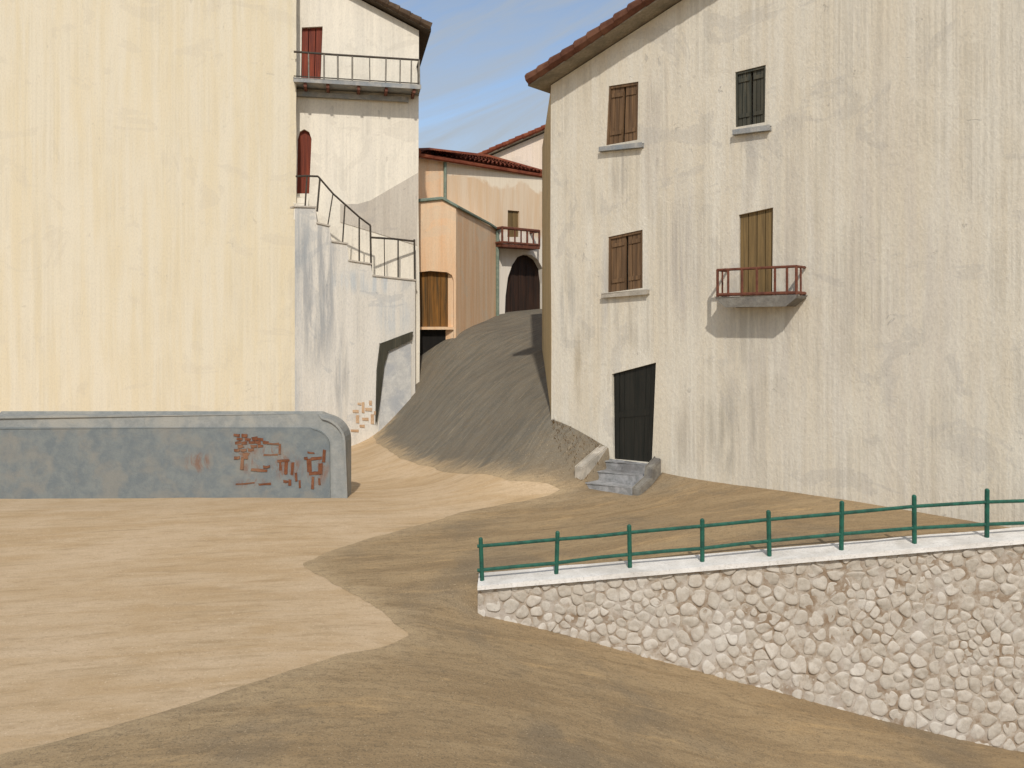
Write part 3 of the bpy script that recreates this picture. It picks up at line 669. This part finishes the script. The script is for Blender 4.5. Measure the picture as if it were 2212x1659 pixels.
def shutter_window(q, mat, sill_px, two=True, sillmat=SLAB):
    mb = MB(); bl, br, tr, tl = [Vector(v) for v in q]; k = .06
    for a, b, c, d in ((bl, tl, tl.lerp(tr, k), bl.lerp(br, k)), (br.lerp(bl, k), tr.lerp(tl, k), tr, br), (tl.lerp(tr, k) - (tl - bl) * .045, tl.lerp(tr, k), tr.lerp(tl, k), tr.lerp(tl, k) - (tr - br) * .045)):
        fr.prism(mb, [tuple(a), tuple(b), tuple(c), tuple(d)], -.15, -.02)
    mb.box = None
    wn = mb.build('window', mat, t)
    for f0, f1 in ((.06, .49), (.55, .94)):
        mb = MB(); fr.planks(mb, [bl, br, tr - (tr - br) * .045, tl - (tl - bl) * .045], 3, -.10, -.05, .012, f0, f1)
        for h in (.16, .80):
            a0, a1 = bl.lerp(br, f0 + .03), bl.lerp(br, f1 - .03); b0, b1 = tl.lerp(tr, f0 + .03), tl.lerp(tr, f1 - .03)
            fr.prism(mb, [tuple(a0.lerp(b0, h)), tuple(a1.lerp(b1, h)), tuple(a1.lerp(b1, h + .07)), tuple(a0.lerp(b0, h + .07))], -.05, -.03)
        mb.build('shutter', mat, wn)
    mb = MB(); fr.prism(mb, [tuple(bl.lerp(br, .49)), tuple(bl.lerp(br, .55)), tuple(tl.lerp(tr, .55)), tuple(tl.lerp(tr, .49))], -.15, -.14); mb.build('gap_shade', DARK, wn)  # black strip put in for the shade between the shutters
    if sill_px:
        s0, s1 = fr.uv(*sill_px[0], .12), fr.uv(*sill_px[1], .12)
        mb = MB(); fr.prism(mb, [(s0[0], s0[1] - .085), (s1[0], s1[1] - .085), (s1[0], s1[1]), (s0[0], s0[1])], .003, .10); mb.build('sill', sillmat, wn, .012)
    return wn
wn = shutter_window(wq['a'], BROWN, ((1293, 318), (1384, 308))); wn['label'] = 'brown shuttered window high beside the roof edge'
wn = shutter_window(wq['b'], BROWN, ((1298, 634), (1396, 626)), sillmat=CHEEK); wn['label'] = 'brown shuttered window above the black door'
wn = shutter_window(wq['c'], GREENGREY, ((1582, 281), (1660, 270))); wn['label'] = 'dark grey green shuttered window above the balcony'
mb = MB(); fr.planks(mb, wq['d'], 4, -.12, -.06, .014); d_ = mb.build('balcony_door', OLIVE, t)
mb = MB(); fr.planks(mb, wq['e'], 4, -.13, -.07, .006)
bl, br, tr, tl = [Vector(v) for v in wq['e']]
d_ = mb.build('door', BLACKDOOR, t)
mb = MB()
for f0, f1 in ((.05, .13), (.87, .95)):
    fr.prism(mb, [tuple(bl.lerp(br, f0)), tuple(bl.lerp(br, f1)), tuple(tl.lerp(tr, f1)), tuple(tl.lerp(tr, f0))], -.065, -.055)
fr.prism(mb, [tuple(bl.lerp(br, .13).lerp(tl.lerp(tr, .13), .48)), tuple(bl.lerp(br, .87).lerp(tl.lerp(tr, .87), .48)), tuple(bl.lerp(br, .87).lerp(tl.lerp(tr, .87), .55)), tuple(bl.lerp(br, .13).lerp(tl.lerp(tr, .13), .55))], -.065, -.056)
mb.build('door_frame_or_reveal', BLACKDOOR, d_, .004)
# balcony
W = .46; ua = fr.uv(1545, 640, W)[0]; ub_ = fr.uv(1722, 640, W)[0]; zs = fr.uv(1620, 640, W)[1]
mb = MB(); fr.prism(mb, [(ua + .22, zs - .19), (ub_ - .22, zs - .19), (ub_ - .02, zs - .05), (ub_, zs), (ua, zs), (ua + .02, zs - .05)], .003, W); bal = mb.build('balcony', DARKCHEEK, t, .012)
wr = W - .03; zr = fr.uv(1620, 580, wr)[1]
mb = MB(); mb.path([fr.pt(ua + .03, zr, .02), fr.pt(ua + .03, zr, wr), fr.pt(ub_ - .03, zr, wr), fr.pt(ub_ - .03, zr, .02)], .026)
mb.path([fr.pt(ua + .03, zs + .045, .02), fr.pt(ua + .03, zs + .045, wr), fr.pt(ub_ - .03, zs + .045, wr), fr.pt(ub_ - .03, zs + .045, .02)], .032); mb.build('rail', RUST, bal)
for px in (1543, 1573, 1603, 1635, 1674, 1700, 1721):
    u = min(max(fr.uv(px, 610, wr)[0], ua + .03), ub_ - .03); mb = MB(); mb.bar(fr.pt(u, zs, wr), fr.pt(u, zr, wr), .026); mb.build('baluster', RUST, bal)
for w_ in (.22, .4):
    for u in (ua + .03, ub_ - .03):
        mb = MB(); mb.bar(fr.pt(u, zs, w_), fr.pt(u, zr, w_), .02); mb.build('baluster', RUST, bal)

# ------------------------------------------------------------------ entrance steps
t = thing('entrance_steps', 'three grey stone steps with low side walls below the black door', 'steps', fr.pt(2.3, .2, .6))
zd = min(wq['e'][0][1], wq['e'][1][1]); u0, u1 = fr.uv(1318, 990)[0] - .06, fr.uv(1412, 990)[0] + .02
zg = zd - .56
for k in range(3):
    mb = MB(); fr.box(mb, u0 + .01, u1 - .01, zg - .6 + k * .01, zd - .02 - k * .185, .003 if k == 0 else .16 + .3 * (k - 1), .16 + .3 * k + (.14 if k == 2 else 0)); mb.build('step', STEP, t, .025)
mb = MB(); fr.prism(mb, [(u0 - .16, 0), (u0, 0), (u0, 1), (u0 - .16, 1)], 0, 0) if 0 else None
def cheek(ua, ub, prof, mat):
    """side wall from a (w, z) outline, swept across ua..ub"""
    mb = MB(); n_ = len(prof); tri = tessellate_polygon([[Vector((w_, z_, 0)) for w_, z_ in prof]])
    vs = [fr.pt(ua, z_, w_) for w_, z_ in prof] + [fr.pt(ub, z_, w_) for w_, z_ in prof]
    mb.add(vs, [tuple(q_) for q_ in tri] + [tuple(i + n_ for i in q_) for q_ in tri] + [(i, (i + 1) % n_, n_ + (i + 1) % n_, n_ + i) for i in range(n_)])
    return mb.build('side_wall', mat, t, .02)
cheek(u0 - .19, u0, [(.003, zg - .6), (.003, zd + .28), (.95, zd - .08), (.95, zg - .6)], CHEEK)['label'] = 'pale side wall of the steps'
cheek(u1, u1 + .17, [(.003, zg - .6), (.003, zd + .16), (.36, zd + .0), (.40, zd - .2), (.84, zd - .36), (.84, zg - .6)], DARKCHEEK)['label'] = 'dark grey stepped side wall of the steps'

# dry grass on the bank at the foot of the house
mb = MB(); rng = random.Random(5)
for k in range(420):
    f = rng.random(); px = 1192 + 105 * f; py = 905 + 50 * f + rng.random() ** 1.3 * (18 + 38 * math.sin(f * 3.0))
    p = on_ground(px, py) if k < 0 else None
    dd = 19.2 - .95 * f - rng.random() ** 1.2 * (.35 + .9 * math.sin(f * 3.0)); x = (px - CX) / F * dd
    z = gz(x, dd); h_ = rng.uniform(.03, .09); a = rng.uniform(0, 6.28); dx, dy = math.cos(a) * .012, math.sin(a) * .012
    lx, ly = rng.uniform(-.08, .08), rng.uniform(-.08, .08)
    mb.add([(x - dx, dd - dy, z - .02), (x + dx, dd + dy, z - .02), (x + lx, dd + ly, z + h_)], [(0, 1, 2)])
o = mb.build('dry_grass', STRAW); o['kind'] = 'stuff'; tag(o, 'brown dry grass along the foot of the plastered wall left of the steps', 'grass')

# ------------------------------------------------------------------ rubble retaining wall and green railing
X0, X1 = P(1030, 0, WALL_Y).x, 9.4
ztop = lambda x: P(1030, 1262, WALL_Y).z + (P(1690, 1206, WALL_Y).z - P(1030, 1262, WALL_Y).z) * (x - X0) / (P(1690, 0, WALL_Y).x - X0)
zbot = lambda x: gz(x, 11.3) - .25
t = thing('stone_wall', 'rubble stone retaining wall with a white cap beneath the green railing', 'wall', (X0, WALL_Y, -.3))
mb = MB(); N_ = 24; CAP = .065
xs = [X0 + .012 + (X1 - X0 - .012) * i / N_ for i in range(N_ + 1)]; y0, y1 = WALL_Y + .0, WALL_Y + .42
for a, b in zip(xs, xs[1:]):
    mb.hexa([(a, y0, zbot(a)), (b, y0, zbot(b)), (b, y1, zbot(b)), (a, y1, zbot(a)), (a, y0, ztop(a) - CAP), (b, y0, ztop(b) - CAP), (b, y1, ztop(b) - CAP), (a, y1, ztop(a) - CAP)])
weld(mb, 'wall', MORTAR, t)
mb = MB()
for a, b in zip(xs, xs[1:]):
    j, k = .006 * math.sin(a * 5), .006 * math.sin(b * 5)
    mb.hexa([(a, y0 - .075, ztop(a) - CAP + .002), (b, y0 - .075, ztop(b) - CAP + .002), (b, y1 + .03, ztop(b) - CAP + .002), (a, y1 + .03, ztop(a) - CAP + .002),
             (a, y0 - .075, ztop(a) + j), (b, y0 - .075, ztop(b) + k), (b, y1 + .03, ztop(b) + j + .02), (a, y1 + .03, ztop(a) + k + .02)])
o = mb.build('cap', CAPW, t)
bm = bmesh.new(); bm.from_mesh(o.data); bmesh.ops.remove_doubles(bm, verts=bm.verts, dist=.03); bm.to_mesh(o.data); bm.free()
rng = random.Random(11); seeds = []
def clip(poly, p, nrm):
    r = []
    for a, b in zip(poly, poly[1:] + poly[:1]):
        da, db = (a - p).dot(nrm), (b - p).dot(nrm)
        if da <= 0: r.append(a)
        if (da <= 0) != (db <= 0): r.append(a.lerp(b, da / (da - db)))
    return r
for k in range(9000):
    x = rng.uniform(X0, X1); z = rng.uniform(-2.9, 1.0); s_ = Vector((x, z))
    if z > ztop(x) - CAP + .05 or z < zbot(x) - .1: continue
    md = .135 + .09 * noise.noise(Vector((x * 1.3, z * 1.3, 2)))
    if all((s_ - q_).length > md for q_ in seeds): seeds.append(s_)
mb = MB()
for s_ in seeds:
    cell = [s_ + Vector(v) for v in ((-.6, -.6), (.6, -.6), (.6, .6), (-.6, .6))]
    for q_ in seeds:
        if q_ is not s_ and (q_ - s_).length < 1.1: cell = clip(cell, (s_ + q_) / 2, (q_ - s_).normalized())
    cell = clip(cell, Vector((s_.x, ztop(s_.x) - CAP - .01)), Vector((-.1, 1)).normalized()) if cell else []
    if cell: cell = clip(cell, Vector((X0 + .0, 0)), Vector((-1, 0)))
    if len(cell) < 3: continue
    c = sum(cell, Vector((0, 0))) / len(cell)
    for _ in range(2): cell = [v for a, b in zip(cell, cell[1:] + cell[:1]) for v in (a.lerp(b, .22), a.lerp(b, .78))]
    n_ = len(cell); k = rng.uniform(.80, .98); bulge = rng.uniform(.004, .020); tilt = Vector((rng.uniform(-.12, .12), rng.uniform(-.12, .12)))
    vs = []
    for sc_, wv_ in ((k, -.03), (k * .97, bulge * .45), (k * .84, bulge * .85), (k * .5, bulge)):
        for v in cell:
            q_ = c + (v - c) * sc_; nn = noise.noise(Vector((q_.x * 9, q_.y * 9, bulge * 90))) * .026
            vs.append(Vector((q_.x, y0 - wv_ - (tilt.dot(v - c) * sc_ + nn if wv_ > 0 else 0), q_.y)))
    vs.append(Vector((c.x, y0 - bulge, c.y))); f = []
    for r_ in range(3):
        f += [(r_ * n_ + i, r_ * n_ + (i + 1) % n_, (r_ + 1) * n_ + (i + 1) % n_, (r_ + 1) * n_ + i) for i in range(n_)]
    f += [(3 * n_ + i, 3 * n_ + (i + 1) % n_, 4 * n_) for i in range(n_)]
    mb.add(vs, f)
o = mb.build('stonework', STONE, t, smooth=True)

YR = WALL_Y + .14
t = thing('railing', 'green painted metal railing with two rails along the top of the stone wall', 'railing', (X0, YR, .05))
postx = [1040, 1203, 1360, 1517, 1661, 1818, 1975, 2132, 2289]
tops = [1164, 1150, 1136, 1123, 1105]
for k, px in enumerate(postx):
    x = P(px, 0, YR).x; zb_ = ztop(x) - .02; zt_ = P(px, tops[k], YR).z if k < 5 else ztop(x) + .68
    ln_ = random.uniform(-.012, .012); mb = MB(); a = .032
    mb.bar((x - ln_, YR, zb_), (x + ln_, YR, zt_), a, 8); mb.bar((x + ln_, YR, zt_), (x + ln_, YR, zt_ + .02), a * 1.05, 8, a * .5)
    mb.build('post', GREEN, t)
def rail(pts):
    mb = MB(); ps = [P(px, py, YR) + Vector((0, -.0, random.uniform(-.006, .006))) for px, py in pts]; mb.path(ps, .025, 8); mb.build('rail', GREEN, t)
rail([(1031, 1180), (1120, 1172), (1203, 1166), (1290, 1158), (1360, 1150), (1440, 1144), (1517, 1136), (1600, 1129), (1661, 1122), (1818, 1108), (1975, 1094), (2132, 1084), (2330, 1078)])
rail([(1031, 1233), (1120, 1224), (1203, 1216), (1290, 1205), (1360, 1198), (1440, 1190), (1517, 1184), (1600, 1175), (1661, 1168), (1818, 1154), (1975, 1141), (2132, 1132), (2330, 1126)])
